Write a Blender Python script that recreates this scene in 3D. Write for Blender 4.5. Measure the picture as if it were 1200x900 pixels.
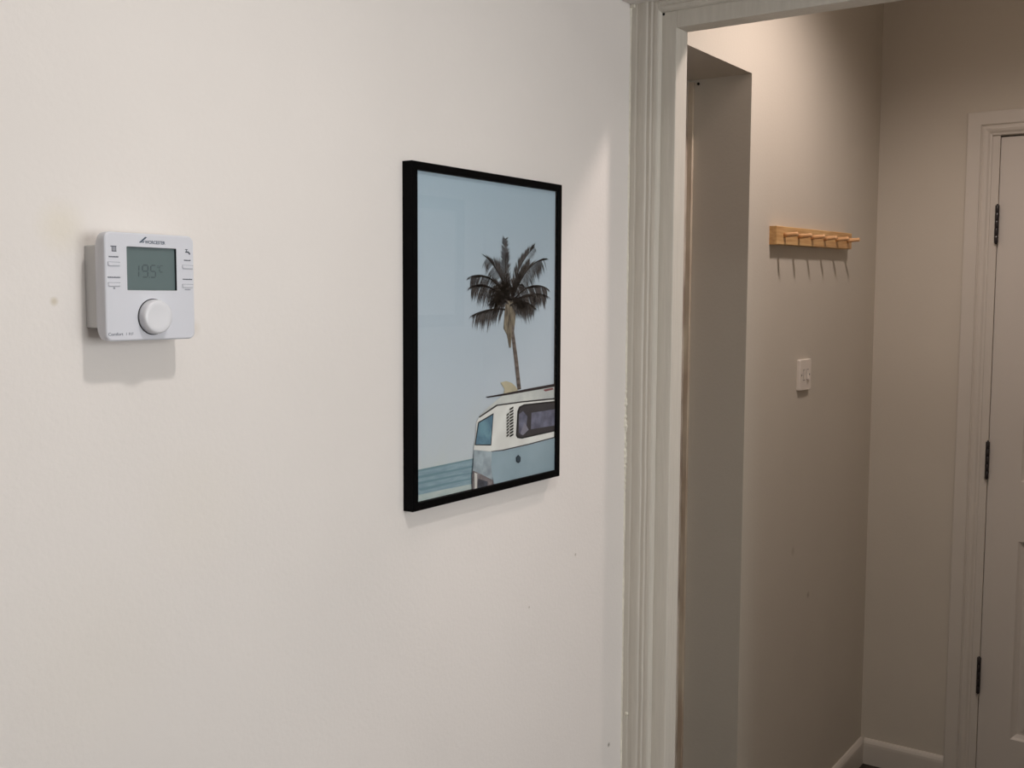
import bpy, bmesh, math, random
from mathutils import Vector, Matrix
random.seed(7)

# ------------------------------------------------------------------ scene, camera, light
for o in list(bpy.data.objects):
    bpy.data.objects.remove(o)
scene = bpy.context.scene
COL = scene.collection
EYE = 1.5115                                     # camera height above the floor

cam_data = bpy.data.cameras.new('camera')
cam_data.sensor_width = 36.0
cam_data.sensor_fit = 'HORIZONTAL'
cam_data.lens = 1264.5 / 1200.0 * 36.0
cam_data.clip_start = 0.02
cam = bpy.data.objects.new('camera', cam_data)
COL.objects.link(cam)
yaw, pitch, roll = -0.964121, -0.079997, 0.004829
fwd = Vector((-math.sin(yaw) * math.cos(pitch), math.cos(yaw) * math.cos(pitch), math.sin(pitch)))
rt0 = Vector((math.cos(yaw), math.sin(yaw), 0))
up0 = rt0.cross(fwd)
rt = rt0 * math.cos(roll) + up0 * math.sin(roll)
up = up0 * math.cos(roll) - rt0 * math.sin(roll)
m3 = Matrix((rt, up, -fwd)).transposed()
cam.matrix_world = Matrix.Translation((0, 0, EYE)) @ m3.to_4x4()
scene.camera = cam

scene.view_settings.view_transform = 'Standard'
scene.view_settings.look = 'None'
scene.view_settings.gamma = 1.0
scene.view_settings.use_curve_mapping = False
scene.view_settings.exposure = 0.0

# daylight outside the room's window
world = bpy.data.worlds.new('overcast_sky')
scene.world = world
world.use_nodes = True
bg = world.node_tree.nodes['Background']
bg.inputs[0].default_value = (0.80, 0.90, 1.0, 1)
bg.inputs[1].default_value = 0.6

WIN_X0, WIN_X1, WIN_Z0, WIN_Z1, WIN_Y = 0.05, 1.80, 0.95, 2.25, -2.20
day = bpy.data.lights.new('window_daylight', 'AREA')
day.shape = 'RECTANGLE'
day.size, day.size_y = WIN_X1 - WIN_X0, WIN_Z1 - WIN_Z0
day.energy = 52.0
day.color = (1.0, 0.985, 1.0)
day_o = bpy.data.objects.new('window_daylight', day)
day_o.location = ((WIN_X0 + WIN_X1) / 2, WIN_Y - 0.10, (WIN_Z0 + WIN_Z1) / 2)
day_o.rotation_euler = (math.radians(90), 0, 0)    # -Z of the lamp looks along +y, into the room
COL.objects.link(day_o)

ROOM_LAMP = dict(pos=(0.78, 0.17, 2.59), watt=34.0, color=(1.0, 0.95, 0.91), size=150, blend=1.0, soft=.05)
HALL_LAMP = dict(pos=(2.445, 0.50, 2.59), watt=30.0, color=(1.0, 0.85, 0.79), size=150, blend=0.7, soft=.05)

# ------------------------------------------------------------------ materials
def lin(c):
    return tuple((v / 12.92 if v <= 0.04045 else ((v + 0.055) / 1.055) ** 2.4) for v in (x / 255.0 for x in c))

def mat(name, rgb, rough=0.6, vary=0.0, scale=8.0, bump=0.0, bump_scale=60.0, metal=0.0, stretch=(1, 1, 1), spec=0.5, second=None):
    m = bpy.data.materials.new(name)
    m.use_nodes = True
    nt = m.node_tree
    b = nt.nodes['Principled BSDF']
    col = lin(rgb)
    b.inputs['Base Color'].default_value = (*col, 1)
    b.inputs['Roughness'].default_value = rough
    b.inputs['Metallic'].default_value = metal
    b.inputs['Specular IOR Level'].default_value = spec
    geo = nt.nodes.new('ShaderNodeNewGeometry')
    mp = nt.nodes.new('ShaderNodeMapping')
    mp.inputs['Scale'].default_value = stretch
    nt.links.new(geo.outputs['Position'], mp.inputs['Vector'])
    if vary > 0 or second:
        n = nt.nodes.new('ShaderNodeTexNoise')
        n.inputs['Scale'].default_value = scale
        n.inputs['Detail'].default_value = 5
        nt.links.new(mp.outputs[0], n.inputs['Vector'])
        r = nt.nodes.new('ShaderNodeValToRGB')
        a = second and lin(second) or tuple(v * (1 - vary) for v in col)
        r.color_ramp.elements[0].position = 0.35
        r.color_ramp.elements[1].position = 0.65
        r.color_ramp.elements[0].color = (*a, 1)
        r.color_ramp.elements[1].color = (*(col if second else tuple(min(1, v * (1 + vary)) for v in col)), 1)
        nt.links.new(n.outputs[0], r.inputs[0])
        nt.links.new(r.outputs[0], b.inputs['Base Color'])
    if bump > 0:
        n2 = nt.nodes.new('ShaderNodeTexNoise')
        n2.inputs['Scale'].default_value = bump_scale
        n2.inputs['Detail'].default_value = 4
        nt.links.new(mp.outputs[0], n2.inputs['Vector'])
        bp = nt.nodes.new('ShaderNodeBump')
        bp.inputs['Strength'].default_value = bump
        bp.inputs['Distance'].default_value = 0.002
        nt.links.new(n2.outputs[0], bp.inputs['Height'])
        nt.links.new(bp.outputs[0], b.inputs['Normal'])
    return m

def emit_mat(name, rgb, strength):
    m = bpy.data.materials.new(name)
    m.use_nodes = True
    nt = m.node_tree
    nt.nodes.remove(nt.nodes['Principled BSDF'])
    e = nt.nodes.new('ShaderNodeEmission')
    e.inputs[0].default_value = (*lin(rgb), 1)
    e.inputs[1].default_value = strength
    nt.links.new(e.outputs[0], nt.nodes['Material Output'].inputs[0])
    return m

def pane_mat(name, ior=1.5):
    """clear thin pane: lets light straight through, reflects by Fresnel"""
    m = bpy.data.materials.new(name)
    m.use_nodes = True
    nt = m.node_tree
    nt.nodes.remove(nt.nodes['Principled BSDF'])
    t = nt.nodes.new('ShaderNodeBsdfTransparent')
    t.inputs[0].default_value = (0.97, 0.985, 0.98, 1)
    g = nt.nodes.new('ShaderNodeBsdfGlossy')
    g.inputs['Roughness'].default_value = 0.015
    f = nt.nodes.new('ShaderNodeFresnel')
    f.inputs[0].default_value = ior
    x = nt.nodes.new('ShaderNodeMixShader')
    # the Fresnel term is taken once, on the outer face of the pane
    gm = nt.nodes.new('ShaderNodeNewGeometry')
    inv = nt.nodes.new('ShaderNodeMath'); inv.operation = 'SUBTRACT'
    inv.inputs[0].default_value = 1.0
    nt.links.new(gm.outputs['Backfacing'], inv.inputs[1])
    mu = nt.nodes.new('ShaderNodeMath'); mu.operation = 'MULTIPLY'
    nt.links.new(f.outputs[0], mu.inputs[0]); nt.links.new(inv.outputs[0], mu.inputs[1])
    nt.links.new(mu.outputs[0], x.inputs[0])
    nt.links.new(t.outputs[0], x.inputs[1])
    nt.links.new(g.outputs[0], x.inputs[2])
    nt.links.new(x.outputs[0], nt.nodes['Material Output'].inputs[0])
    return m

def wall_paint(name, rgb, stains=()):
    """matt emulsion with roller stipple; stains = (x, y, z, radius, rgb, amount)"""
    m = mat(name, rgb, rough=0.75, vary=0.02, scale=2.2, bump=0.16, bump_scale=140, spec=0.25)
    nt = m.node_tree
    b = nt.nodes['Principled BSDF']
    src = b.inputs['Base Color'].links[0].from_socket
    geo = [n for n in nt.nodes if n.bl_idname == 'ShaderNodeNewGeometry'][0]
    for (x, y, z, rad, c, amt) in stains:
        d = nt.nodes.new('ShaderNodeVectorMath'); d.operation = 'DISTANCE'
        d.inputs[1].default_value = (x, y, z)
        nt.links.new(geo.outputs['Position'], d.inputs[0])
        mr = nt.nodes.new('ShaderNodeMapRange')
        mr.inputs['From Min'].default_value = rad
        mr.inputs['From Max'].default_value = rad * 0.25
        mr.inputs['To Max'].default_value = amt
        nt.links.new(d.outputs['Value'], mr.inputs['Value'])
        mx = nt.nodes.new('ShaderNodeMixRGB')
        mx.inputs[2].default_value = (*lin(c), 1)
        nt.links.new(mr.outputs[0], mx.inputs[0])
        nt.links.new(src, mx.inputs[1])
        src = mx.outputs[0]
    nt.links.new(src, b.inputs['Base Color'])
    return m

M = {}
M['wall'] = wall_paint('cream_wall_emulsion', (230, 224, 219), [
    (0.676, 1.07, 1.505, 0.0060, (190, 176, 146), 0.55), (0.687, 1.07, 1.585, 0.035, (226, 217, 196), 0.4),
    (0.86, 1.07, 1.472, 0.012, (208, 198, 182), 0.35), (1.90, 1.07, 0.588, 0.006, (120, 112, 100), 0.8),
    (1.76, 1.07, 1.016, 0.004, (170, 160, 146), 0.7), (1.60, 1.07, 0.95, 0.003, (170, 160, 146), 0.7),
    (0.86, 1.07, 1.25, 0.10, (229, 221, 206), 0.14), (0.70, 1.07, 1.10, 0.14, (229, 221, 206), 0.14)])
M['hallwall'] = wall_paint('warm_hall_emulsion', (208, 201, 188), [
    (2.93, 1.014, 0.68, 0.012, (140, 126, 110), 0.5), (2.80, 1.014, 0.83, 0.016, (170, 156, 140), 0.4)])
M['ceiling'] = wall_paint('ceiling_white', (226, 222, 214))
M['floor'] = mat('dark_wood_floor', (44, 33, 27), rough=0.45, vary=0.3, scale=6, stretch=(1, 12, 1), bump=0.1)
M['trimpaint'] = mat('old_gloss_trim', (210, 204, 193), rough=0.42, vary=0.03, scale=14, stretch=(8, 8, 0.6), bump=0.55, bump_scale=22)
M['hallgloss'] = mat('hall_trim_gloss', (208, 202, 192), rough=0.4, bump=0.05, bump_scale=30)
M['doorpaint'] = mat('door_white', (208, 202, 193), rough=0.42, bump=0.04, bump_scale=60)
M['caulk'] = mat('old_caulk', (228, 222, 208), rough=0.7, vary=0.05, scale=60, bump=0.6, bump_scale=120)
M['hole'] = mat('dark_hole', (8, 7, 6), rough=0.9)
M['scuff'] = mat('scuffed_lining', (214, 206, 192), rough=0.7, scale=7, stretch=(3, 3, 1.0), second=(156, 142, 128), bump=0.3, bump_scale=30)
M['barewood'] = mat('chipped_brown_edge', (214, 202, 182), rough=0.7, scale=8, stretch=(3, 3, 0.6), second=(176, 156, 136))
M['brownwood'] = mat('brown_stained_wood', (92, 70, 52), rough=0.5, vary=0.2, scale=8, stretch=(6, 6, .6))
M['black'] = mat('black_frame', (4, 4, 5), rough=0.5, spec=0.06, bump=0.04, bump_scale=90)
M['mdf'] = mat('brown_backing', (120, 96, 70), rough=0.8)
M['plastic'] = mat('white_plastic', (212, 213, 220), rough=0.38)
M['plastic_back'] = mat('white_plastic_body', (206, 205, 205), rough=0.45)
M['knob'] = mat('white_dial', (222, 222, 226), rough=0.30)
M['ink'] = mat('grey_ink', (72, 78, 90), rough=0.6)
M['ink_soft'] = mat('pale_grey_ink', (130, 134, 144), rough=0.6)
M['logo'] = mat('blue_grey_ink', (64, 80, 98), rough=0.5)
M['gap'] = mat('dark_gap', (38, 40, 44), rough=0.7)
M['bezel'] = mat('black_bezel', (16, 16, 19), rough=0.3)
M['lcd'] = mat('lcd_grey_green', (96, 112, 113), rough=0.22)
M['segment'] = mat('lcd_segment', (62, 76, 80), rough=0.3)
M['oak'] = mat('oak_board', (224, 184, 126), rough=0.5, scale=16, stretch=(0.6, 4, 9), second=(200, 152, 98), bump=0.1, bump_scale=40)
M['oakpeg'] = mat('oak_peg', (232, 190, 142), rough=0.45, scale=30, stretch=(6, 0.6, 6), second=(214, 166, 118))
M['steel'] = mat('dark_steel_hinge', (42, 38, 40), rough=0.22, metal=0.0)
M['chrome'] = mat('satin_metal', (150, 148, 146), rough=0.3, metal=0.9)
M['steel_dark'] = mat('hinge_gap', (24, 20, 20), rough=0.6)
M['switch'] = mat('white_switch_plastic', (232, 224, 214), rough=0.35)
M['glass'] = pane_mat('clear_glass')
M['metal_white'] = mat('white_lamp_ring', (230, 228, 224), rough=0.4)
M['lens'] = emit_mat('lamp_lens', (255, 236, 212), 6.0)
M['paper_pale'] = mat('pale_board', (236, 236, 234), rough=0.6)
M['grey_frame'] = mat('grey_frame', (60, 62, 62), rough=0.5)

# ------------------------------------------------------------------ helpers
WL = {}                                           # world location of every object built

def link(name, me, c, m, parent=None, smooth=False):
    o = bpy.data.objects.new(name, me)
    COL.objects.link(o)
    if m is not None:
        me.materials.append(m)
    if smooth:
        for p in me.polygons:
            p.use_smooth = True
    if parent is not None:
        o.parent = parent
        o.location = Vector(c) - WL[parent.name]
    else:
        o.location = c
    WL[o.name] = Vector(c)
    return o

def obj(name, verts, faces, m, parent=None, smooth=False, base=False):
    """one mesh object from world-space vertices; its origin is its centre (or its base)"""
    lo = [min(v[i] for v in verts) for i in range(3)]
    hi = [max(v[i] for v in verts) for i in range(3)]
    c = Vector([(a + b) / 2 for a, b in zip(lo, hi)])
    if base:
        c.z = lo[2]
    me = bpy.data.meshes.new(name)
    me.from_pydata([tuple(Vector(v) - c) for v in verts], [], faces)
    bm = bmesh.new(); bm.from_mesh(me)
    bmesh.ops.recalc_face_normals(bm, faces=bm.faces)
    bm.to_mesh(me); bm.free()
    return link(name, me, c, m, parent, smooth)

def boxes(name, lst, m, parent=None, bevel=0.0, segs=2):
    """axis-aligned boxes (x0,x1,y0,y1,z0,z1) of ONE thing, in one mesh"""
    bm = bmesh.new()
    for (x0, x1, y0, y1, z0, z1) in lst:
        r = bmesh.ops.create_cube(bm, size=1.0)
        for v in r['verts']:
            v.co = Vector((x0 + (v.co.x + .5) * (x1 - x0), y0 + (v.co.y + .5) * (y1 - y0), z0 + (v.co.z + .5) * (z1 - z0)))
    if bevel > 0:
        bmesh.ops.bevel(bm, geom=bm.edges[:], offset=bevel, segments=segs, affect='EDGES', profile=0.6)
    c = Vector([(min(b[2 * i] for b in lst) + max(b[2 * i + 1] for b in lst)) / 2 for i in range(3)])
    bmesh.ops.translate(bm, verts=bm.verts[:], vec=-c)
    me = bpy.data.meshes.new(name)
    bm.to_mesh(me); bm.free()
    return link(name, me, c, m, parent)

def thing(name, label, cat, loc, group=None):
    o = bpy.data.objects.new(name, None)
    COL.objects.link(o)
    o.empty_display_size = 0.05
    o.location = loc
    WL[o.name] = Vector(loc)
    o['label'] = label
    o['category'] = cat
    if group:
        o['group'] = group
    return o

def struct(o, label, cat):
    o['kind'] = 'structure'
    o['label'] = label
    o['category'] = cat
    return o

def holder(name, loc, label, cat):
    o = thing(name, label, cat, loc)
    o['kind'] = 'structure'
    return o

def sweep(name, prof, path, m, parent=None, smooth=False):
    """profile = list of (offset along a, offset along b); path = list of (origin, avec, bvec) stations"""
    verts, faces = [], []
    n = len(prof)
    for (o, a, b) in path:
        o, a, b = Vector(o), Vector(a), Vector(b)
        for (p, q) in prof:
            verts.append(tuple(o + a * p + b * q))
    for k in range(len(path) - 1):
        for i in range(n):
            j = (i + 1) % n
            faces.append((k * n + i, k * n + j, (k + 1) * n + j, (k + 1) * n + i))
    faces.append(tuple(range(n)))
    faces.append(tuple((len(path) - 1) * n + i for i in reversed(range(n))))
    return obj(name, verts, faces, m, parent, smooth)

def lathe(name, prof, origin, axis, m, parent=None, n=32, smooth=True, ref=(0, 0, 1)):
    """prof = list of (radius, height along axis)"""
    axis = Vector(axis).normalized()
    if abs(axis.dot(Vector(ref))) > .99:
        ref = (1, 0, 0)
    u = Vector(ref) - axis * Vector(ref).dot(axis); u.normalize()
    w = axis.cross(u)
    verts, faces = [], []
    for (r, h) in prof:
        for i in range(n):
            t = 2 * math.pi * i / n
            verts.append(tuple(Vector(origin) + axis * h + (u * math.cos(t) + w * math.sin(t)) * r))
    for k in range(len(prof) - 1):
        for i in range(n):
            j = (i + 1) % n
            faces.append((k * n + i, k * n + j, (k + 1) * n + j, (k + 1) * n + i))
    faces.append(tuple(range(n)))
    faces.append(tuple((len(prof) - 1) * n + i for i in range(n)))
    o = obj(name, verts, faces, m, parent, smooth)
    return o

def rrect(cx, cz, hw, hh, r, seg=5):
    pts = []
    for (sx, sz, a0) in ((1, 1, 0), (-1, 1, 90), (-1, -1, 180), (1, -1, 270)):
        for k in range(seg + 1):
            a = math.radians(a0 + 90 * k / seg)
            pts.append((cx + sx * (hw - r) + r * math.cos(a), cz + sz * (hh - r) + r * math.sin(a)))
    return pts

def loft(name, rings, m, parent=None, cap0=True, cap1=True, smooth=False):
    """rings = list of (y, [(x,z)...]) of equal length"""
    verts, faces = [], []
    n = len(rings[0][1])
    for (y, pts) in rings:
        verts += [(x, y, z) for x, z in pts]
    for k in range(len(rings) - 1):
        for i in range(n):
            j = (i + 1) % n
            faces.append((k * n + i, k * n + j, (k + 1) * n + j, (k + 1) * n + i))
    if cap0:
        faces.append(tuple(range(n)))
    if cap1:
        faces.append(tuple((len(rings) - 1) * n + i for i in range(n)))
    return obj(name, verts, faces, m, parent, smooth)

def plates(name, polys, y, m, parent, thick=0.00008):
    """thin inked shapes in a plane facing -y: world (x,z) polygons"""
    verts, faces = [], []
    for p in polys:
        b = len(verts); n = len(p)
        verts += [(x, y, z) for x, z in p] + [(x, y + thick, z) for x, z in p]
        faces.append(tuple(range(b, b + n)))
        faces.append(tuple(range(b + 2 * n - 1, b + n - 1, -1)))
        for i in range(n):
            j = (i + 1) % n
            faces.append((b + i, b + j, b + n + j, b + n + i))
    return obj(name, verts, faces, m, parent)

def text(name, body, x, y, z, size, m, parent, width=None, shear=0.0, spacing=1.0, bold=0.0):
    """lettering lying in a plane facing -y, left edge at x, baseline at z"""
    cu = bpy.data.curves.new(name, 'FONT')
    cu.body = body
    cu.size = size
    cu.shear = shear
    cu.space_character = spacing
    cu.offset = bold
    cu.extrude = 0.00004
    t = bpy.data.objects.new(name + '_tmp', cu)
    COL.objects.link(t)
    dg = bpy.context.evaluated_depsgraph_get()
    me = bpy.data.meshes.new_from_object(t.evaluated_get(dg))
    bpy.data.objects.remove(t)
    xs = [v.co.x for v in me.vertices]
    k = (width / (max(xs) - min(xs))) if width else 1.0
    x0 = min(xs)
    vs = [(x + (v.co.x - x0) * k, y - v.co.z, z + v.co.y) for v in me.vertices]
    fs = [tuple(p.vertices) for p in me.polygons]
    bpy.data.meshes.remove(me)
    return obj(name, vs, fs, m, parent)

# ------------------------------------------------------------------ the rooms
DW, DH, XC, XH, XE = 1.07, 1.014, 1.970, 2.070, 3.476    # room wall, hall wall, door wall (two faces), hall end wall
CEIL, BULK, BULK_X = 2.60, 2.0965, 1.572
OP_Y0, OP_Y1 = 0.150, 1.030                                 # rough opening in the door wall
REC_X, REC_Z = 2.4444, 2.0392                               # far corner and soffit of the recess in the hall wall

struct(boxes('floor', [(-2.3, 2.02, -2.3, 1.3, -0.05, 0.0)], M['floor']), 'dark wooden floor of the room with the thermostat', 'floor')
struct(boxes('floor_hall', [(2.02, 3.6, -0.55, 1.40, -0.05, 0.0)], M['floor']), 'dark brown hall floor at the foot of the far skirting', 'floor')
struct(boxes('wall_left', [(-2.3, XC, DW, DW + 0.2, 0, CEIL)], M['wall']), 'cream painted wall carrying the thermostat and the picture', 'wall')
struct(boxes('wall_back', [(XC, XH, OP_Y1, 1.40, 0, CEIL), (XC, XH, -2.3, OP_Y0, 0, CEIL), (XC, XH, OP_Y0, OP_Y1, BULK, CEIL)], M['wall']),
       'wall with the open doorway into the hall', 'wall')
struct(boxes('wall_rear', [(-2.4, -2.3, -2.3, 1.3, 0, CEIL)], M['wall']), 'cream wall behind the viewer', 'wall')
struct(boxes('wall_right', [(-2.3, WIN_X0, -2.3, -2.2, 0, CEIL), (WIN_X1, XC, -2.3, -2.2, 0, CEIL),
                            (WIN_X0, WIN_X1, -2.3, -2.2, 0, WIN_Z0), (WIN_X0, WIN_X1, -2.3, -2.2, WIN_Z1, CEIL)], M['wall']),
       'cream wall with the window opposite the picture', 'wall')
struct(boxes('ceiling', [(-2.3, XC, -2.3, 1.3, CEIL, CEIL + 0.05)], M['ceiling']), 'white ceiling of the room', 'ceiling')
struct(boxes('ceiling_bulkhead', [(BULK_X, XC, -2.2, DW, BULK, CEIL)], M['wall'], bevel=0.004),
       'low boxed ceiling bulkhead above the doorway', 'ceiling')
struct(boxes('ceiling_hall', [(XC, 3.6, -0.55, 1.40, CEIL, CEIL + 0.05)], M['ceiling']), 'white ceiling of the hall', 'ceiling')
# the hall wall is one L-shaped slab around the recess
hw = sweep('wall_hall_left', [(XH, REC_Z), (REC_X, REC_Z), (REC_X, 0), (XE, 0), (XE, CEIL), (XH, CEIL)],
           [((0, DH, 0), (1, 0, 0), (0, 0, 1)), ((0, 1.40, 0), (1, 0, 0), (0, 0, 1))], M['hallwall'])
struct(hw,
       'hall wall with the peg rail and the light switch', 'wall')
struct(boxes('wall_hall_end', [(XE, XE + 0.12, 0.70, 1.40, 0, CEIL), (XE, XE + 0.12, -0.55, -0.15, 0, CEIL), (XE, XE + 0.12, -0.15, 0.70, 2.02, CEIL),
                               (XE + 0.10, XE + 0.12, -0.15, 0.70, 0, 2.02)], M['hallwall']),
       'far wall of the hall around the panelled door', 'wall')
struct(boxes('wall_hall_right', [(XH, XE, -0.55, -0.45, 0, CEIL)], M['hallwall']), 'hall side wall beside the doorway, out of direct view', 'wall')

# window opposite the picture
win = holder('window_1', ((WIN_X0 + WIN_X1) / 2, -2.25, WIN_Z0), 'white framed window letting daylight into the room', 'window')
wmid = (WIN_X0 + WIN_X1) / 2
for (a, b, c, d) in ((WIN_X0, WIN_X1, WIN_Z0, WIN_Z0 + .05), (WIN_X0, WIN_X1, WIN_Z1 - .05, WIN_Z1), (WIN_X0, WIN_X0 + .05, WIN_Z0 + .05, WIN_Z1 - .05),
                     (WIN_X1 - .05, WIN_X1, WIN_Z0 + .05, WIN_Z1 - .05), (wmid - .025, wmid + .025, WIN_Z0 + .05, WIN_Z1 - .05)):
    boxes('window_bar', [(a, b, -2.28, -2.22, c, d)], M['metal_white'], win)
for (a, b) in ((WIN_X0 + .05, wmid - .025), (wmid + .025, WIN_X1 - .05)):
    boxes('pane', [(a, b, -2.252, -2.248, WIN_Z0 + .05, WIN_Z1 - .05)], M['glass'], win)

# ------------------------------------------------------------------ casing of the near doorway
tr = holder('trim_1', (XC, 0.99, 0), 'thickly painted moulded door casing at the end of the cream wall', 'door frame')
LIN_Y, LIN_Z, LIN_X0, LIN_X1 = 0.9745, 2.0425, XC - 0.004, 2.0165    # lining: inner face, soffit, front edge, back edge
# across the architrave, outer edge -> inner edge: (share of the width, projection)
AW = 0.064
AP = [(0, 0), (0, .0150), (.06, .0170), (.20, .0180), (.24, .0164), (.28, .0164), (.32, .0185), (.42, .0202), (.52, .0208), (.58, .0200),
      (.61, .0172), (.655, .0166), (.69, .0190), (.74, .0196), (.775, .0168), (.81, .0162), (.85, .0182), (.94, .0178), (.985, .0150), (1.0, .0085), (1.0, 0)]
prof = [(p * AW, q if q < .010 else .0178 + (q - .0178) * .55) for p, q in AP]     # detail half filled by old paint
stations = []
random.seed(3)
NZ = 46
for k in range(NZ + 1):
    z = BULK * k / NZ
    dy = random.uniform(-.0005, .0005)
    stations.append(((XC, DW + dy, z), (0, -1, 0), (-1, 0, 0)))
sweep('architrave', prof, stations, M['trimpaint'], tr)
sweep('architrave', prof, [((XC, 0.110, z), (0, 1, 0), (-1, 0, 0)) for z in (0, 1.0, BULK)], M['trimpaint'], tr)
# the head moulding disappears into the bulkhead: only its inner part shows
hp = [(0, 0), (0, .0166), (.002, .0190), (.0055, .0196), (.008, .0168), (.0105, .0162), (.013, .0182), (.0175, .0176), (.0205, .0140), (.0220, .0085), (.0220, 0)]
sweep('architrave_head', hp, [((XC, y, BULK), (0, 0, -1), (-1, 0, 0)) for y in (DW - AW + .0012, 0.75, 0.45, 0.1738)], M['trimpaint'], tr)
# door lining: a thick stop at the front, a shallower rebate behind it
boxes('lining', [(LIN_X0, LIN_X1, LIN_Y, 1.0285, 0, BULK - .0015), (LIN_X1, XH, 1.0060, 1.0285, 0, BULK - .02)], M['trimpaint'], tr, bevel=0.0022)
boxes('lining', [(LIN_X0, LIN_X1, 0.152, 0.206, 0, LIN_Z), (LIN_X1, XH, 0.152, 0.175, 0, BULK - .02)], M['trimpaint'], tr, bevel=0.0022)
boxes('lining_head', [(LIN_X0, LIN_X1, 0.175, LIN_Y + .0004, LIN_Z, BULK - .0015), (LIN_X1, XH, 0.175, 1.0060, BULK - .02, BULK - .0015)], M['trimpaint'], tr, bevel=0.0022)
# old filler along the joint with the wall, cracked and flaking between 1.1 m and 1.35 m
random.seed(11)
cv, cf = [], []
N = 420
for k in range(N + 1):
    z = BULK * k / N
    flake = math.exp(-((z - 1.235) / 0.10) ** 2)
    w = .0042 + .0011 * math.sin(z * 37) + random.uniform(-.0006, .0006) + flake * random.uniform(-.0022, .0048)
    h = .0034 + random.uniform(-.0004, .0004) + flake * random.uniform(-.0018, .0040)
    cv += [(XC - .0155 - w, DW + .0005, z), (XC - .0155 - w * .5, DW - h * .7, z), (XC - .0150, DW - h, z), (XC - .0140, DW + .0005, z)]
for k in range(N):
    for i in range(3):
        a = 4 * k + i
        cf.append((a, a + 1, a + 5, a + 4))
obj('caulk_bead', cv, cf, M['caulk'], tr)
lathe('nail_hole', [(.0001, 0), (.0024, 0), (.0026, .0006), (.0001, .0007)], (LIN_X0 - .0002, 1.0028, 2.0714), (-1, 0, 0), M['hole'], tr, n=14)
lathe('paint_blob', [(.0046, 0), (.0036, .0018), (.0016, .0026), (.0002, .0028)], (XC - .0170, 1.0582, 0.640), (-1, 0, 0), M['caulk'], tr, n=10)
boxes('paint_drip', [(XC - .0225, XC - .0150, 1.0598, 1.0690, BULK - .0070, BULK - .0003)], M['caulk'], tr, bevel=.0012)

# recess in the hall wall: a second, closed doorway seen edge-on
rec = holder('door_2', (2.26, 1.20, 0), 'side doorway in the hall, its scuffed frame edge just behind the near casing', 'door')
boxes('door_leaf', [(XH + .03, REC_X - .030, 1.215, 1.255, 0.005, REC_Z - .03)], M['brownwood'], rec, bevel=.002)
boxes('scuffed_lining', [(REC_X - .030, REC_X, 1.172, 1.30, 0, REC_Z)], M['scuff'], rec, bevel=.0015)
boxes('chipped_stop', [(REC_X - .010, REC_X, 1.160, 1.172, 0, REC_Z - .006)], M['barewood'], rec, bevel=.001)
boxes('lining_head', [(XH, REC_X - .030, 1.172, 1.30, REC_Z - .03, REC_Z)], M['scuff'], rec, bevel=.0015)
lathe('bent_nail', [(.0015, 0), (.0015, .012), (.0035, .012), (.0035, .0135)], (REC_X - .0004, 1.150, REC_Z - .012), (-1, -.4, 0), M['hole'], rec, n=8)

# ------------------------------------------------------------------ far door and its casing
t2 = holder('trim_2', (XE, 0.72, 0), 'white stepped casing around the far panelled door', 'door frame')
FP = [(0, 0), (0, .0150), (.003, .0165), (.0385, .0165), (.0405, .0128), (.0425, .0120), (.0450, .0150), (.0520, .0158), (.0590, .0135), (.0640, .0095), (.0660, .0088), (.0700, .0082), (.0700, 0)]
OY, OZ = 0.752, 2.0665        # outer corner of the casing
WIDE = 0.925                  # overall width of the casing
def mitre(name, stations):
    sweep(name, FP, stations, M['hallgloss'], t2)
mitre('architrave', [((XE, OY, 0), (0, -1, 0), (-1, 0, 0)), ((XE, OY, OZ), (0, -1, -1), (-1, 0, 0))])
mitre('architrave_head', [((XE, OY, OZ), (0, -1, -1), (-1, 0, 0)), ((XE, OY - WIDE, OZ), (0, 1, -1), (-1, 0, 0))])
mitre('architrave', [((XE, OY - WIDE, OZ), (0, 1, -1), (-1, 0, 0)), ((XE, OY - WIDE, 0), (0, 1, 0), (-1, 0, 0))])
boxes('lining', [(XE - .004, XE + .095, 0.6607, 0.6995, 0, 1.994)], M['hallgloss'], t2, bevel=.0012)
boxes('lining', [(XE - .004, XE + .095, -0.1495, -0.1065, 0, 1.994)], M['hallgloss'], t2, bevel=.0012)
boxes('lining_head', [(XE - .004, XE + .095, -0.1495, 0.6995, 1.9945, 2.0195)], M['hallgloss'], t2, bevel=.0012)

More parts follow.
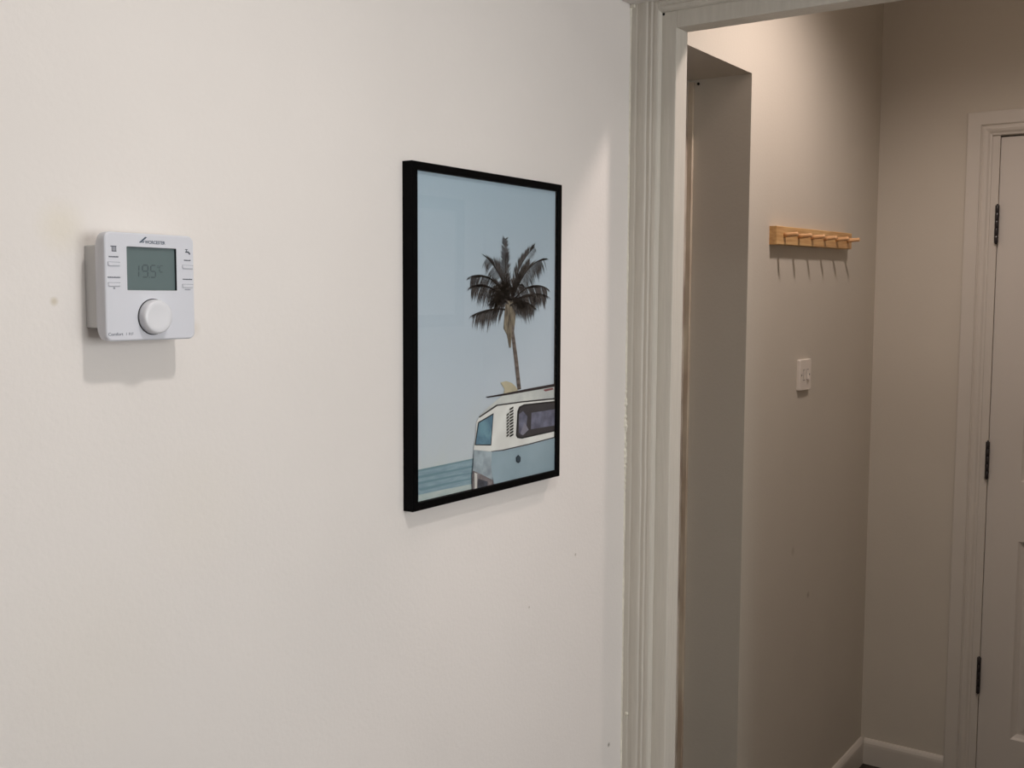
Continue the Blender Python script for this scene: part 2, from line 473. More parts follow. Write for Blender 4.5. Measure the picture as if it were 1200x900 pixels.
d1 = holder('door_1', (XE + .02, 0.28, 0.008), 'white panelled door with dark hinges at the end of the hall', 'door')
DX, DT = XE + .004, .036
dy0, dy1, dz0, dz1 = -0.1025, 0.6595, 0.008, 1.990
cols = [(dy1 - .092 - .265, dy1 - .092), (dy0 + .092, dy0 + .092 + .265)]
rows = [(0.181, 0.790), (0.971, 1.560), (1.660, 1.885)]
def slab(name, a, b, c, d):
    boxes(name, [(DX, DX + DT, a, b, c, d)], M['doorpaint'], d1)
slab('stile', cols[0][1], dy1, dz0, dz1)
slab('stile', dy0, cols[1][0], dz0, dz1)
slab('muntin', cols[1][1], cols[0][0], dz0, dz1)
zs = [dz0] + [v for r_ in rows for v in r_] + [dz1]
for k in range(0, len(zs), 2):
    for c0, c1 in cols:
        slab('rail', c0, c1, zs[k], zs[k + 1])
for r0, r1 in rows:
    for c0, c1 in cols:
        rings = []
        for (ins, dep) in ((0, 0.0), (.006, .006), (.016, .0125), (.022, .0125), (.055, .0045), (.062, .0045)):
            rings.append((DX + dep, [(c0 + ins, r0 + ins), (c1 - ins, r0 + ins), (c1 - ins, r1 - ins), (c0 + ins, r1 - ins)]))
        vs = [(x, y, z) for x, pts in rings for (y, z) in pts]
        fs = []
        for k in range(len(rings) - 1):
            for i in range(4):
                j = (i + 1) % 4
                fs.append((4 * k + i, 4 * k + j, 4 * k + 4 + j, 4 * k + 4 + i))
        fs.append(tuple(4 * (len(rings) - 1) + i for i in range(4)))
        b0 = len(vs)
        vs += [(DX + DT * .6, c0, r0), (DX + DT * .6, c1, r0), (DX + DT * .6, c1, r1), (DX + DT * .6, c0, r1)]
        fs.append((b0, b0 + 1, b0 + 2, b0 + 3))
        for i in range(4):
            fs.append((i, (i + 1) % 4, b0 + (i + 1) % 4, b0 + i))
        obj('panel', vs, fs, M['doorpaint'], d1)
for zc in (1.735, 1.030, 0.365):
    h = boxes('hinge', [(XE - .0085, DX + .0010, dy1 + .0003, dy1 + .0018, zc - .052, zc + .052)], M['steel_dark'], d1)
    hy, hx = dy1 + .0012, XE - .0092
    for k in range(5):
        z0 = zc - .056 + k * .0224
        lathe('knuckle', [(.0054, 0), (.0060, .0006), (.0060, .0214), (.0054, .0220)], (hx, hy, z0), (0, 0, 1), M['steel'], h, n=14)
    lathe('hinge_pin', [(.0025, -.0590), (.0025, .0590)], (hx, hy, zc), (0, 0, 1), M['steel_dark'], h, n=10)
kb = lathe('handle_rose', [(.024, 0), (.024, .004), (.020, .007), (.010, .008)], (DX, dy0 + .06, 1.0), (-1, 0, 0), M['chrome'], d1, n=24)
lathe('lever', [(.009, .008), (.009, .045), (.007, .050)], (DX, dy0 + .06, 1.0), (-1, 0, 0), M['chrome'], kb, n=16)

# ------------------------------------------------------------------ skirting
BP = [(0, 0), (0, .0135), (.062, .0135), (.070, .0125), (.077, .0090), (.082, .0045), (.083, 0)]
bb1 = sweep('baseboard_left', BP, [((REC_X + .001, DH, 0), (0, 0, 1), (0, -1, 0)), ((XE, DH, 0), (0, 0, 1), (0, -1, 0))], M['hallgloss'])
struct(bb1, 'white skirting board below the peg rail wall', 'skirting')
bb2 = sweep('baseboard_end', BP, [((XE, DH - .0135, 0), (0, 0, 1), (-1, 0, 0)), ((XE, 0.752, 0), (0, 0, 1), (-1, 0, 0))], M['hallgloss'])
struct(bb2, 'short white skirting board between hall corner and far door', 'skirting')

# ------------------------------------------------------------------ thermostat
th = thing('thermostat', 'white square room thermostat with grey display and round dial', 'thermostat', (0.771, DW, 1.4613))
TX, TZ, TF = 0.771, 1.5212, 1.0300        # centre of the cover, plane of its front
loft('back_box', [(DW, rrect(TX - .0005, TZ, .0565, .0455, .002)), (DW - .020, rrect(TX, TZ, .0565, .0455, .002))], M['plastic_back'], th)
sx0, sx1, sz0, sz1 = -.0317, .0350, -.0040, .0445
scx, scz, shw, shh = TX + (sx0 + sx1) / 2, TZ + (sz0 + sz1) / 2, (sx1 - sx0) / 2, (sz1 - sz0) / 2
SG = 6
cover_rings = [(DW - .0185, rrect(TX, TZ, .0555, .0450, .003, SG)), (DW - .0195, rrect(TX, TZ, .0570, .0470, .004, SG)),
               (DW - .0225, rrect(TX, TZ, .0578, .0545, .006, SG)), (DW - .0265, rrect(TX, TZ, .0590, .0590, .0075, SG)), (DW - .0320, rrect(TX, TZ, .0595, .0597, .008, SG)),
               (TF + .0022, rrect(TX, TZ, .0595, .0597, .008, SG)), (TF + .0007, rrect(TX, TZ, .0590, .0592, .0076, SG)), (TF, rrect(TX, TZ, .0578, .0580, .007, SG)),
               (TF, rrect(scx, scz, shw, shh, .0008, SG)), (TF + .0004, rrect(scx, scz, shw - .0003, shh - .0003, .0008, SG))]
loft('front_cover', cover_rings, M['plastic'], th, cap1=False)
loft('screen_bezel', [(TF + .0004, rrect(scx, scz, shw - .0003, shh - .0003, .0006, SG)), (TF + .0034, rrect(scx, scz, shw - .0006, shh - .0006, .0006, SG))], M['bezel'], th, cap0=False, cap1=False)
scr = boxes('screen', [(scx - shw + .0005, scx + shw - .0005, TF + .0032, TF + .0045, scz - shh + .0005, scz + shh - .0005)], M['lcd'], th)
# seven segment digits 19.5 and a small raised degree C
def seg_digit(x, z, w, h, t, on, sh=0.06):
    S = {'a': (0, h, w, h), 'd': (0, 0, w, 0), 'g': (0, h / 2, w, h / 2), 'f': (0, h / 2, 0, h), 'e': (0, 0, 0, h / 2), 'b': (w, h / 2, w, h), 'c': (w, 0, w, h / 2)}
    out = []
    for s in on:
        x0, z0, x1, z1 = S[s]
        if z0 == z1:
            p = [(x0 + t * .3, z0), (x0 + t * .8, z0 + t / 2), (x1 - t * .8, z0 + t / 2), (x1 - t * .3, z0), (x1 - t * .8, z0 - t / 2), (x0 + t * .8, z0 - t / 2)]
        else:
            p = [(x0, z0 + t * .3), (x0 - t / 2, z0 + t * .8), (x0 - t / 2, z1 - t * .8), (x0, z1 - t * .3), (x0 + t / 2, z1 - t * .8), (x0 + t / 2, z0 + t * .8)]
        out.append([(x + a + b * sh, z + b) for a, b in p])
    return out
SY = TF + .00312
for nm, a in (('digit', seg_digit(TX - .0145, TZ + .0110, .0, .0135, .0013, 'bc')), ('digit', seg_digit(TX - .0098, TZ + .0110, .0072, .0135, .0013, 'abcdfg')),
              ('digit', seg_digit(TX + .0012, TZ + .0110, .0066, .0135, .0013, 'acdfg')),
              ('degree_unit', seg_digit(TX + .0135, TZ + .0172, .0046, .0072, .0010, 'adef'))):
    plates(nm, a, SY, M['segment'], scr)
plates('decimal_point', [[(TX - .0008, TZ + .0104), (TX + .0002, TZ + .0104), (TX + .0002, TZ + .0114), (TX - .0008, TZ + .0114)]], SY, M['segment'], scr)
plates('degree_ring', seg_digit(TX + .0106, TZ + .0218, .0018, .0026, .0006, 'abcdfe'), SY, M['segment'], scr)
# dial
KX, KZ = TX + .0012, TZ - .0334
lathe('dial_gap', [(.0204, 0), (.0204, .00025), (.0186, .0003)], (KX, TF - .00001, KZ), (0, -1, 0), M['gap'], th, n=56)
lathe('dial', [(.0194, .0003), (.0196, .0020), (.0192, .0072), (.0184, .0096), (.0166, .0108), (.0120, .0104), (.0060, .0099), (.0004, .0098)], (KX, TF, KZ), (0, -1, 0), M['knob'], th, n=64)
# buttons with the small print above and below each one
IY = TF - .00012
def smallprint(name, cx, cz, w, h, parent, m, seed):
    rnd = random.Random(seed)
    polys, x = [], cx - w / 2
    while x < cx + w / 2 - .0003:
        lw = rnd.uniform(.0006, .0012)
        x1 = min(x + lw, cx + w / 2)
        k = rnd.uniform(.75, 1.0)
        polys.append([(x, cz - h / 2), (x1, cz - h / 2), (x1, cz - h / 2 + h * k), (x, cz - h / 2 + h * k)])
        x = x1 + .00022
    return plates(name, polys, IY, m, parent)
for i, (bx, bz, tw, below) in enumerate(((-.0483, .0245, .0120, 0), (-.0484, .0022, .0158, 1), (.0500, .0235, .0096, 0), (.0496, .0016, .0134, 2))):
    cx, cz = TX + bx, TZ + bz
    b = loft('button', [(TF + .0005, rrect(cx, cz, .0076, .0019, .0012, 3)), (TF - .0008, rrect(cx, cz, .0076, .0019, .0012, 3)), (TF - .0013, rrect(cx, cz, .0070, .0013, .0009, 3))], M['plastic'], th)
    plates('button_edge_shadow', [[(cx - .0078, cz + .0015), (cx + .0078, cz + .0015), (cx + .0078, cz + .0024), (cx - .0078, cz + .0024)]], IY, M['ink_soft'], b)  # shadow line along the button's upper edge, painted as a grey strip
    smallprint('button_caption', cx, cz + .0080, tw, .0015, b, M['ink'], i)
    if below == 1:
        plates('button_mark', [[(cx - .0010, cz - .0048), (cx + .0010, cz - .0048), (cx + .0010, cz - .0028), (cx - .0010, cz - .0028)]], IY, M['ink_soft'], b)
    if below == 2:
        smallprint('button_mark', cx, cz - .0040, .0080, .0012, b, M['ink_soft'], 9)
# radiator icon, tap icon
ix, iz = TX - .0483, TZ + .0412
bars = [[(ix - .0022 + k * .0016, iz - .0024), (ix - .0013 + k * .0016, iz - .0024), (ix - .0013 + k * .0016, iz + .0022), (ix - .0022 + k * .0016, iz + .0022)] for k in range(4)]
bars += [[(ix - .0036, iz + .0022), (ix + .0038, iz + .0022), (ix + .0038, iz + .0031), (ix - .0036, iz + .0031)], [(ix - .0022, iz - .0031), (ix + .0038, iz - .0031), (ix + .0038, iz - .0022), (ix - .0022, iz - .0022)]]
plates('radiator_icon', bars, IY, M['ink'], th)
ix, iz = TX + .0500, TZ + .0405
plates('tap_icon', [[(ix - .0028, iz - .0002), (ix + .0008, iz - .0002), (ix + .0030, iz - .0024), (ix + .0042, iz - .0024), (ix + .0040, iz - .0004), (ix + .0016, iz + .0014), (ix - .0028, iz + .0012)],
                    [(ix - .0016, iz + .0012), (ix - .0006, iz + .0012), (ix - .0006, iz + .0030), (ix - .0016, iz + .0030)], [(ix - .0030, iz + .0030), (ix + .0006, iz + .0030), (ix + .0006, iz + .0038), (ix - .0030, iz + .0038)]], IY, M['ink'], th)
# maker's mark: a slanting stroke pair and the name
lx, lz = TX, TZ + .0525
plates('maker_emblem', [[(lx - .0156, lz - .0034), (lx - .0126, lz - .0034), (lx - .0048, lz + .0030), (lx - .0072, lz + .0034)],
                        [(lx - .0116, lz - .0034), (lx - .0098, lz - .0034), (lx - .0082, lz - .0020), (lx - .0096, lz - .0014)]], IY, M['logo'], th)
text('maker_name', 'WORCESTER', TX - .0078, IY, TZ + .0484, .0050, M['logo'], th, width=.0272, bold=.00012)
text('model_name', 'Comfort', TX - .0572, IY, TZ - .0534, .0047, M['ink_soft'], th, width=.0188, bold=.0001)
text('model_suffix', 'I RF', TX - .0346, IY, TZ - .0534, .0042, M['ink_soft'], th, width=.0095)

# ------------------------------------------------------------------ framed print
pf = thing('framed_print', 'black framed beach print of a palm tree and a blue camper van', 'picture', (1.460, DW, 1.1838))
FX0, FX1, FZ0, FZ1, FY, LIP = 1.2508, 1.6692, 1.1838, 1.7145, 1.0500, .0125
RP = [(0, 0), (0, -.0188), (.0012, -.0200), (LIP - .0010, -.0200), (LIP, -.0192), (LIP, 0)]      # (inwards, away from the wall)
cs = [(FX0, FZ0), (FX1, FZ0), (FX1, FZ1), (FX0, FZ1)]
ins = [(1, 1), (-1, 1), (-1, -1), (1, -1)]
for i in range(4):
    j = (i + 1) % 4
    sweep('frame_rail', RP, [((cs[i][0], DW, cs[i][1]), (ins[i][0], 0, ins[i][1]), (0, 1, 0)), ((cs[j][0], DW, cs[j][1]), (ins[j][0], 0, ins[j][1]), (0, 1, 0))], M['black'], pf)
PX0, PX1, PZ0, PZ1, PY = FX0 + LIP, FX1 - LIP, FZ0 + LIP, FZ1 - LIP, 1.0565
boxes('backing_board', [(PX0 + .0003, PX1 - .0003, PY + .0012, PY + .0050, PZ0 + .0003, PZ1 - .0003)], M['mdf'], pf)
boxes('glass_pane', [(PX0 + .0002, PX1 - .0002, 1.0520, 1.0522, PZ0 + .0002, PZ1 - .0002)], M['glass'], pf)

# ink colours of the print
def ink(name, rgb, rgb2=None, scale=30, stretch=(1, 1, 1)):
    return mat('print_' + name, rgb, rough=0.85, spec=0.15, second=rgb2, scale=scale, stretch=stretch)
def sky_ink():
    m = mat('print_sky', (160, 176, 186), rough=0.85, spec=0.15)
    nt = m.node_tree; b = nt.nodes['Principled BSDF']
    geo = [n for n in nt.nodes if n.bl_idname == 'ShaderNodeNewGeometry'][0]
    sp = nt.nodes.new('ShaderNodeSeparateXYZ'); nt.links.new(geo.outputs['Position'], sp.inputs[0])
    no = nt.nodes.new('ShaderNodeTexNoise'); no.inputs['Scale'].default_value = 14; no.inputs['Detail'].default_value = 6
    nt.links.new(geo.outputs['Position'], no.inputs['Vector'])
    mr = nt.nodes.new('ShaderNodeMapRange')
    mr.inputs['From Min'].default_value = PZ0; mr.inputs['From Max'].default_value = PZ1
    nt.links.new(sp.outputs['Z'], mr.inputs['Value'])
    r = nt.nodes.new('ShaderNodeValToRGB')
    e = r.color_ramp.elements
    e[0].position, e[0].color = 0.08, (*lin((206, 209, 215)), 1)
    e[1].position, e[1].color = 1.0, (*lin((178, 194, 209)), 1)
    k = e.new(0.32); k.color = (*lin((202, 208, 219)), 1)
    k = e.new(0.60); k.color = (*lin((192, 202, 215)), 1)
    nt.links.new(mr.outputs[0], r.inputs[0])
    # soft printed clouds near the horizon
    mr2 = nt.nodes.new('ShaderNodeMapRange')
    mr2.inputs['From Min'].default_value = PZ0 + .17; mr2.inputs['From Max'].default_value = PZ0 + .05
    nt.links.new(sp.outputs['Z'], mr2.inputs['Value'])
    r2 = nt.nodes.new('ShaderNodeMapRange')
    r2.inputs['From Min'].default_value = 0.48; r2.inputs['From Max'].default_value = 0.68; r2.inputs['To Max'].default_value = 0.55
    nt.links.new(no.outputs[0], r2.inputs['Value'])
    mu = nt.nodes.new('ShaderNodeMath'); mu.operation = 'MULTIPLY'
    nt.links.new(mr2.outputs[0], mu.inputs[0]); nt.links.new(r2.outputs[0], mu.inputs[1])
    mx = nt.nodes.new('ShaderNodeMixRGB'); mx.inputs[2].default_value = (*lin((206, 208, 206)), 1)
    nt.links.new(mu.outputs[0], mx.inputs[0]); nt.links.new(r.outputs[0], mx.inputs[1])
    nt.links.new(mx.outputs[0], b.inputs['Base Color'])
    return m
pr = boxes('print', [(PX0 + .0003, PX1 - .0003, PY, PY + .0010, PZ0 + .0003, PZ1 - .0003)], sky_ink(), pf)
OX, OZP = 1.260, 1.193
ART = {
'trunk':[(249.2,314.6),(269.7,314.7),(271.6,285.3),(266.9,260.6),(279.4,210.4),(289.3,159.6),(278.2,158.5),(270.7,198.3),(260.0,248.4),(251.7,273.2)],
'skirt':[(239.7,304.0),(249.2,313.1),(265.4,313.1),(271.0,297.7),(268.0,266.8),(261.4,273.1),(257.4,233.0),(253.1,232.6),(245.9,254.9),(235.7,265.9)],
'fronds':[[(252.4,313.1),(236.1,367.7),(239.4,417.6)],[(249.2,313.1),(229.3,361.5),(185.5,384.1)],[(247.1,311.6),(200.8,365.3),(143.6,352.3)],[(242.8,310.1),(190.7,348.8),(146.1,336.4)],[(240.3,297.9),(201.1,302.6),(152.1,291.1)],[(257.8,313.1),(269.2,374.6),(329.0,407.1)],[(261.6,314.6),(296.7,375.4),(359.4,388.3)],[(264.3,313.1),(313.7,350.8),(368.9,335.7)],[(264.3,310.0),(308.3,331.9),(366.1,322.8)],[(253.6,303.9),(286.1,319.3),(325.6,303.6)],[(249.3,307.0),(216.4,331.2),(211.4,316.1)],[(256.2,310.0),(280.3,350.3),(313.4,379.0)]],
'fin':[(227.0,174.6),(243.8,176.3),(260.8,171.8),(273.3,164.3),(280.4,156.6),(236.5,155.4),(239.2,162.6)],
'board':[(184.0,153.4),(233.8,155.2),(317.3,159.0),(397.9,162.0),(397.9,156.5),(317.3,154.1),(233.9,151.7),(189.1,151.5)],
'roof':[(166.3,122.9),(191.8,135.8),(232.8,152.4),(288.6,153.9),(398.2,157.5),(398.5,134.7),(293.2,137.1),(216.3,136.7),(167.1,120.7)],
'gutter':[(164.7,121.9),(214.2,138.0),(293.2,138.1),(398.5,136.0),(398.6,133.2),(293.2,135.6),(217.1,135.6),(166.3,119.9)],
'red':[(358.9,153.6),(389.6,155.2),(394.4,151.7),(365.9,150.0)],
'upper':[(165.5,121.3),(216.3,136.9),(293.2,137.1),(398.5,134.7),(399.6,62.8),(316.3,59.3),(233.5,57.6),(201.1,59.9),(150.0,68.6),(155.4,87.4),(158.5,113.0)],
'rwin_f':[(162.4,113.1),(206.1,124.5),(199.5,70.2),(153.1,75.8)],
'rwin':[(164.4,111.5),(203.7,121.8),(197.4,72.4),(155.5,77.0)],
'swin_f':[(276.6,121.9),(282.2,129.4),(297.6,132.2),(398.6,130.6),(399.4,74.4),(291.6,72.1),(277.1,74.6),(272.7,79.6)],
'swin':[(281.0,120.1),(285.8,126.2),(299.9,129.3),(398.7,127.4),(399.4,77.6),(291.6,75.1),(280.5,77.3),(277.0,80.9)],
'pane1':[(320.2,115.3),(398.8,115.4),(399.3,85.5),(318.7,86.0)],
'pane2':[(281.1,116.1),(293.3,120.6),(307.7,109.3),(301.7,83.4),(280.5,83.0)],
'curtain':[(298.0,100.1),(311.5,86.2),(293.8,77.9),(284.9,81.3)],
'band':[(199.5,60.6),(233.5,59.4),(316.3,61.1),(399.6,64.4),(399.6,61.8),(316.3,58.6),(233.5,57.1),(200.3,58.8)],
'side':[(199.9,59.5),(233.5,57.6),(316.3,59.3),(399.6,62.6),(400.5,0.5),(207.2,0.7),(201.4,19.7),(198.0,39.5)],
'rear':[(150.4,67.6),(200.3,59.5),(198.0,34.6),(203.1,11.0),(164.3,24.6),(146.6,31.7)],
'bump':[(147.0,34.5),(167.5,26.6),(203.1,11.0),(205.6,2.6),(176.4,1.4),(145.6,1.1),(144.7,27.2)],
'bump_d':[(161.2,19.1),(188.4,10.6),(187.6,2.2),(159.7,2.6)],
'bump_w':[(150.9,31.1),(158.4,27.8),(158.1,2.9),(151.8,2.6)],
'cap':[(278.2,45.5),(285.7,39.9),(284.9,32.4),(278.3,30.5),(271.8,34.0),(270.8,41.6)],
'cap2':[(278.2,43.0),(282.7,39.5),(282.3,34.0),(278.3,33.0),(274.4,35.0),(273.9,40.5)],
'vents':[[(252.0,127.9),(263.6,131.2),(263.6,128.0),(252.9,125.4)],[(252.1,122.8),(263.6,126.0),(263.6,122.8),(252.9,120.3)],[(243.2,118.4),(250.4,121.9),(250.4,118.7),(244.0,115.9)],[(252.1,117.6),(263.7,120.8),(263.7,117.6),(253.0,115.1)],[(243.2,113.2),(250.4,116.8),(250.4,113.6),(244.1,110.7)],[(252.1,112.5),(263.7,115.6),(263.7,112.4),(253.0,109.9)],[(243.3,108.1),(250.4,111.6),(250.5,108.4),(244.1,105.6)],[(252.2,107.3),(263.7,110.4),(263.8,107.2),(253.1,104.7)],[(243.3,102.9),(250.5,106.5),(250.5,103.3),(244.2,100.4)],[(252.2,102.1),(263.8,105.2),(263.8,102.0),(253.1,99.6)],[(243.3,97.8),(250.5,101.3),(250.6,98.1),(244.2,95.3)],[(252.3,96.9),(263.8,100.0),(263.9,96.8),(253.1,94.4)],[(243.4,92.6),(250.6,96.1),(250.6,92.9),(244.2,90.1)],[(252.3,91.8),(263.9,94.8),(263.9,91.6),(253.2,89.2)],[(243.4,87.5),(250.6,90.9),(250.6,87.7),(244.3,84.9)],[(252.3,86.6),(263.9,89.6),(263.9,86.4),(253.2,84.0)],[(243.4,82.3),(250.6,85.8),(250.7,82.6),(244.3,79.8)],[(252.4,81.4),(264.0,84.4),(264.0,81.2),(253.3,78.8)]],
'sea':[(4.6,53.4),(151.5,54.0),(151.7,-5.2),(4.4,-4.6)],
'seaband':[(4.6,53.4),(151.5,54.0),(151.5,51.4),(4.6,50.2)],
'waves':[[(4.5,43.9),(150.2,41.7),(150.3,39.4),(4.5,39.6)],[(4.5,34.3),(95.4,33.1),(150.3,31.1),(150.3,29.6),(95.4,30.2),(4.5,30.4)],[(9.9,24.0),(113.4,23.3),(151.6,21.1),(151.6,19.6),(113.4,20.3),(15.4,19.6)]],
'sand':[(4.4,14.1),(66.1,13.7),(151.6,12.0),(151.7,-5.2),(4.4,-4.6)],
}
CLX0, CLX1, CLZ0, CLZ1 = PX0 + .0004, PX1 - .0004, PZ0 + .0004, PZ1 - .0004
def art(p):
    return [(min(CLX1, max(CLX0, OX + x / 1000)), min(CLZ1, max(CLZ0, OZP + z / 1000))) for x, z in p]
LAY = [0]
def layer(name, polys, m):
    LAY[0] += 1
    return plates(name, [art(p) for p in polys], PY - .00010 - .00011 * LAY[0], m, pr)
layer('printed_sea', [ART['sea']], ink('sea', (154, 174, 186), (136, 158, 172), 40, (1, 1, 6)))
layer('printed_horizon', [ART['seaband']], ink('horizon', (124, 150, 158)))
layer('printed_sand', [ART['sand']], ink('sand', (196, 202, 200), (178, 190, 190), 30, (1, 1, 4)))
layer('printed_waves', ART['waves'], ink('waves', (122, 150, 160)))
# palm crown: each frond is a curved rib with hanging leaflets
def palm():
    rnd = random.Random(5)
    polys = []
    heart = ART['fronds'][0][0]
    short = []
    for k in range(11):                                    # young and folded fronds crowding the heart of the crown
        a = math.radians(rnd.uniform(-5, 185)); r = rnd.uniform(38, 66)
        e = (heart[0] + math.cos(a) * r * 1.05, heart[1] + math.sin(a) * r * .7 - 10)
        short.append((heart, (heart[0] + math.cos(a) * r * .5, heart[1] + math.sin(a) * r * .55 + 12), e))
    for fi, (p0, p1, p2) in enumerate(ART['fronds'] + short):
        n = 44 if fi < 12 else 18
        L = 34 if fi not in (0, 5, 11) else 22
        if fi > 11:
            L = 20
        pts = []
        for k in range(n + 1):
            t = k / n
            pts.append(((1 - t) ** 2 * p0[0] + 2 * t * (1 - t) * p1[0] + t * t * p2[0], (1 - t) ** 2 * p0[1] + 2 * t * (1 - t) * p1[1] + t * t * p2[1]))
        for k in range(n):
            (xa, za), (xb, zb) = pts[k], pts[k + 1]
            dx, dz = xb - xa, zb - za
            ln = math.hypot(dx, dz) or 1
            nx, nz = -dz / ln, dx / ln
            w = 1.3 * (1 - k / n) + .35
            polys.append([(xa - nx * w, za - nz * w), (xb - nx * w, zb - nz * w), (xb + nx * w, zb + nz * w), (xa + nx * w, za + nz * w)])
            if k < 3:
                continue
            for s in (-1, 1):
                if rnd.random() < .06:
                    continue
                t = k / n
                ll = L * (.55 + .55 * math.sin(math.pi * min(1, t * .85 + .12))) * rnd.uniform(.65, 1.1)
                ux, uz = dx / ln * .75 + s * nx * .65, dz / ln * .75 + s * nz * .65
                uz -= .20 if fi in (0, 5, 11) else .75                                     # leaflets hang
                q = math.hypot(ux, uz) or 1
                ux, uz = ux / q, uz / q
                wd = rnd.uniform(.8, 1.5)
                mx, mz = xa + ux * ll * .55, za + uz * ll * .55
                ex, ez = xa + ux * ll * .9, za + uz * ll - ll * .12
                polys.append([(xa - wd * .6, za), (mx - wd, mz), (ex, ez), (mx + wd * .6, mz), (xa + wd * .6, za)])
    return polys
layer('printed_trunk', [ART['trunk']], ink('trunk', (128, 114, 108), (88, 76, 72), 40, (1, 1, 5)))
layer('printed_dead_fronds', [ART['skirt']], ink('deadfrond', (150, 136, 118), (92, 82, 74), 60, (5, 1, 1)))
layer('printed_palm_crown', palm(), ink('palm', (86, 80, 80), (58, 54, 55), 40))
layer('printed_fin', [ART['fin']], ink('fin', (206, 192, 164), (184, 172, 150), 30))
layer('printed_van_roof', [ART['roof']], ink('roof', (222, 220, 216), (196, 196, 196), 20))
layer('printed_surfboard', [ART['board']], ink('board', (48, 40, 44)))
layer('printed_red_patch', [ART['red']], ink('red', (138, 84, 88)))
layer('printed_van_upper_body', [ART['upper']], ink('upper', (243, 239, 236), (229, 224, 221), 24))
gut = ink('gutter', (66, 62, 64))
layer('printed_gutter', [ART['gutter']], gut)
layer('printed_body_line', [ART['band']], gut)
rub = ink('rubber', (40, 38, 42))
layer('printed_rear_window_rubber', [ART['rwin_f']], rub)
layer('printed_side_window_rubber', [ART['swin_f']], rub)
layer('printed_rear_window', [ART['rwin']], ink('rearwin', (120, 156, 172), (86, 114, 138), 40))
layer('printed_side_window', [ART['swin']], ink('sidewin', (66, 62, 66)))
layer('printed_window_view', [ART['pane1'], ART['pane2']], ink('view', (124, 124, 144), (94, 92, 110), 60))
layer('printed_curtain', [ART['curtain']], ink('curtain', (136, 132, 146)))
layer('printed_air_vents', ART['vents'], ink('vents', (40, 38, 36)))
layer('printed_van_side', [ART['side']], ink('side', (160, 177, 189), (142, 160, 172), 9))
layer('printed_van_rear', [ART['rear']], ink('rear', (180, 190, 198), (142, 150, 160), 50))
layer('printed_bumper', [ART['bump']], ink('bumper', (160, 150, 152), (104, 94, 98), 70))
layer('printed_bumper_shadow', [ART['bump_d']], ink('bumpdark', (86, 88, 100), (64, 62, 70), 60))
layer('printed_bumper_edge', [ART['bump_w']], ink('bumpwhite', (214, 208, 204)))
layer('printed_fuel_cap', [ART['cap']], ink('cap', (38, 48, 60)))
layer('printed_cap_centre', [ART['cap2']], ink('cap2', (58, 72, 84)))

# ------------------------------------------------------------------ peg rail
rail = thing('peg_rail', 'oak coat rail with six round pegs on the hall wall', 'coat rail', (2.870, DH, 1.674))
RX, RZ, RA = 2.8705, 1.6738, math.radians(1.09)
def tilt(x, z):
    return (RX + x * math.cos(RA) - z * math.sin(RA), RZ + x * math.sin(RA) + z * math.cos(RA))
def slab_ring(hw, hh):
    return [tilt(a, b) for a, b in ((hw, hh), (-hw, hh), (-hw, -hh), (hw, -hh))]
loft('board', [(DH, slab_ring(.2945, .0228)), (DH - .0185, slab_ring(.2945, .0228)), (DH - .0200, slab_ring(.2930, .0213))], M['oak'], rail)
for k in range(6):
    px, pz = tilt(-.2445 + k * .0996, .0010)
    lathe('peg', [(.0064, 0), (.0060, .012), (.0054, .026), (.0056, .0335), (.0046, .0355), (.0010, .0360)], (px, DH - .0198, pz), (0, -1, .06), M['oakpeg'], rail, n=18)

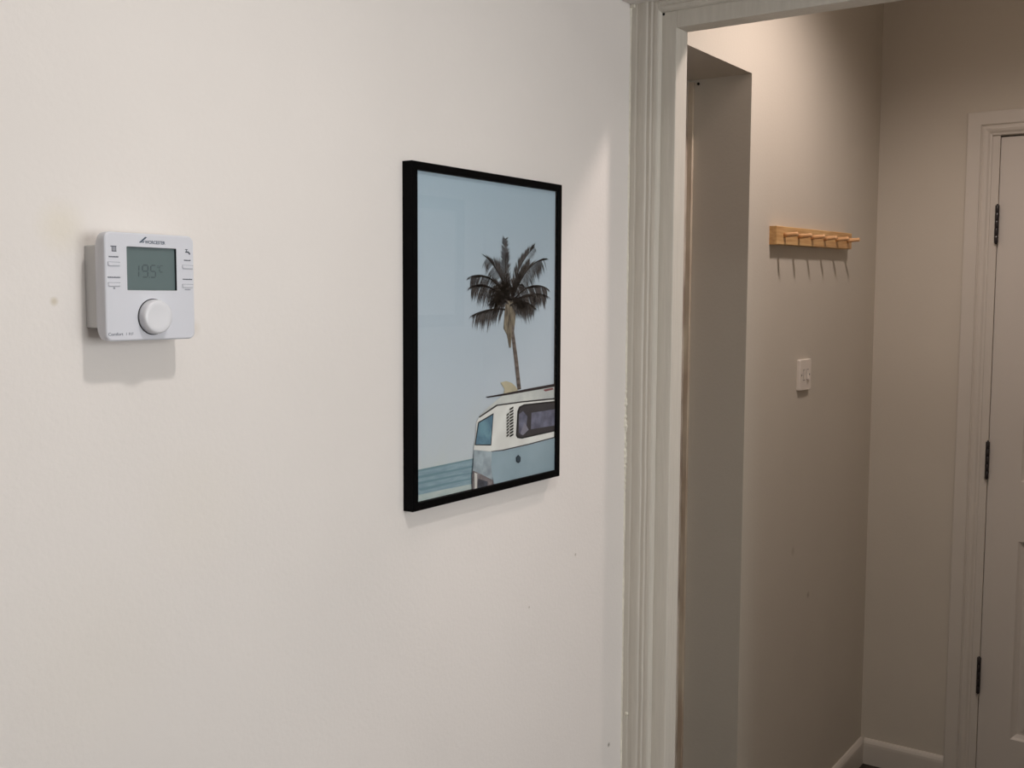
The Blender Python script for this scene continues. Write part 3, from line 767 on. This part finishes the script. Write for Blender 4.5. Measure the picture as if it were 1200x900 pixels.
# ------------------------------------------------------------------ light switch
sw = thing('light_switch', 'white square light switch on the hall wall below the peg rail', 'switch', (2.8385, DH, 1.2655))
SX, SZ = 2.8385, 1.3075
loft('plate', [(DH, rrect(SX, SZ, .0430, .0418, .004)), (DH - .0065, rrect(SX, SZ, .0430, .0418, .004)), (DH - .0088, rrect(SX, SZ, .0415, .0403, .0035))], M['switch'], sw)
for (dx, tip) in ((-.0125, 1), (.0140, -1)):
    cx = SX + dx
    ya, yb = (DH - .0120, DH - .0098) if tip > 0 else (DH - .0098, DH - .0140)
    vs = [(cx - .0062, DH - .0080, SZ - .0135), (cx + .0062, DH - .0080, SZ - .0135), (cx + .0062, DH - .0080, SZ + .0135), (cx - .0062, DH - .0080, SZ + .0135),
          (cx - .0058, yb, SZ - .0130), (cx + .0058, yb, SZ - .0130), (cx + .0058, ya, SZ + .0130), (cx - .0058, ya, SZ + .0130),
          (cx - .0058, DH - .0108, SZ), (cx + .0058, DH - .0108, SZ)]
    fs = [(0, 1, 5, 4), (2, 3, 7, 6), (0, 4, 8, 7, 3), (1, 2, 6, 9, 5), (4, 5, 9, 8), (8, 9, 6, 7), (0, 3, 2, 1)]
    rk = obj('rocker', vs, fs, M['switch'], sw)
    plates('rocker_gap', [[(cx - .0072, SZ - .0146), (cx + .0072, SZ - .0146), (cx + .0072, SZ + .0146), (cx - .0072, SZ + .0146)]], DH - .00885, M['gap'], rk)
for dx in (-.0302, .0302):
    lathe('screw', [(.0028, 0), (.0026, .0006), (.0004, .0009)], (SX + dx, DH - .0088, SZ), (0, -1, 0), M['chrome'], sw, n=12)

# ------------------------------------------------------------------ pale panel on the hall side wall, seen in the picture glass
nb = thing('notice_board', 'pale board in a grey frame, seen as a reflection in the picture glass', 'board', (3.024, -0.450, 1.400))
BX0, BX1, BZ0, BZ1, BYW, BW = 2.72, 3.328, 1.400, 1.883, -0.450, 0.046
for (a, b, c, d) in ((BX0, BX1, BZ0, BZ0 + BW), (BX0, BX1, BZ1 - BW, BZ1), (BX0, BX0 + BW, BZ0 + BW, BZ1 - BW), (BX1 - BW, BX1, BZ0 + BW, BZ1 - BW)):
    boxes('frame_rail', [(a, b, BYW, BYW + .020, c, d)], M['grey_frame'], nb, bevel=.001)
boxes('panel', [(BX0 + BW, BX1 - BW, BYW, BYW + .008, BZ0 + BW, BZ1 - BW)], M['paper_pale'], nb)

# ------------------------------------------------------------------ recessed lamps
def downlight(spec, label, name='ceiling_lamp'):
    x, y, z = spec['pos']
    t = thing(name, label, 'lamp', (x, y, CEIL))
    lathe('rim', [(.046, 0), (.046, .003), (.040, .006), (.034, .004), (.034, 0)], (x, y, CEIL), (0, 0, -1), M['metal_white'], t, n=32)
    lathe('lens', [(.033, .0005), (.033, .0015), (.010, .0020)], (x, y, CEIL), (0, 0, -1), M['lens'], t, n=32)
    ld = bpy.data.lights.new('lamp_light', 'SPOT')
    ld.energy = spec['watt']
    ld.color = spec['color']
    ld.spot_size = math.radians(spec['size'])
    ld.spot_blend = spec['blend']
    ld.shadow_soft_size = spec.get('soft', .03)
    lo = bpy.data.objects.new('lamp_light', ld)
    COL.objects.link(lo)
    lo.parent = t
    lo.location = (0, 0, z - CEIL - .055)
downlight(ROOM_LAMP, 'small recessed ceiling lamp above the thermostat wall')
downlight(HALL_LAMP, 'small recessed ceiling lamp lighting the peg rail in the hall')
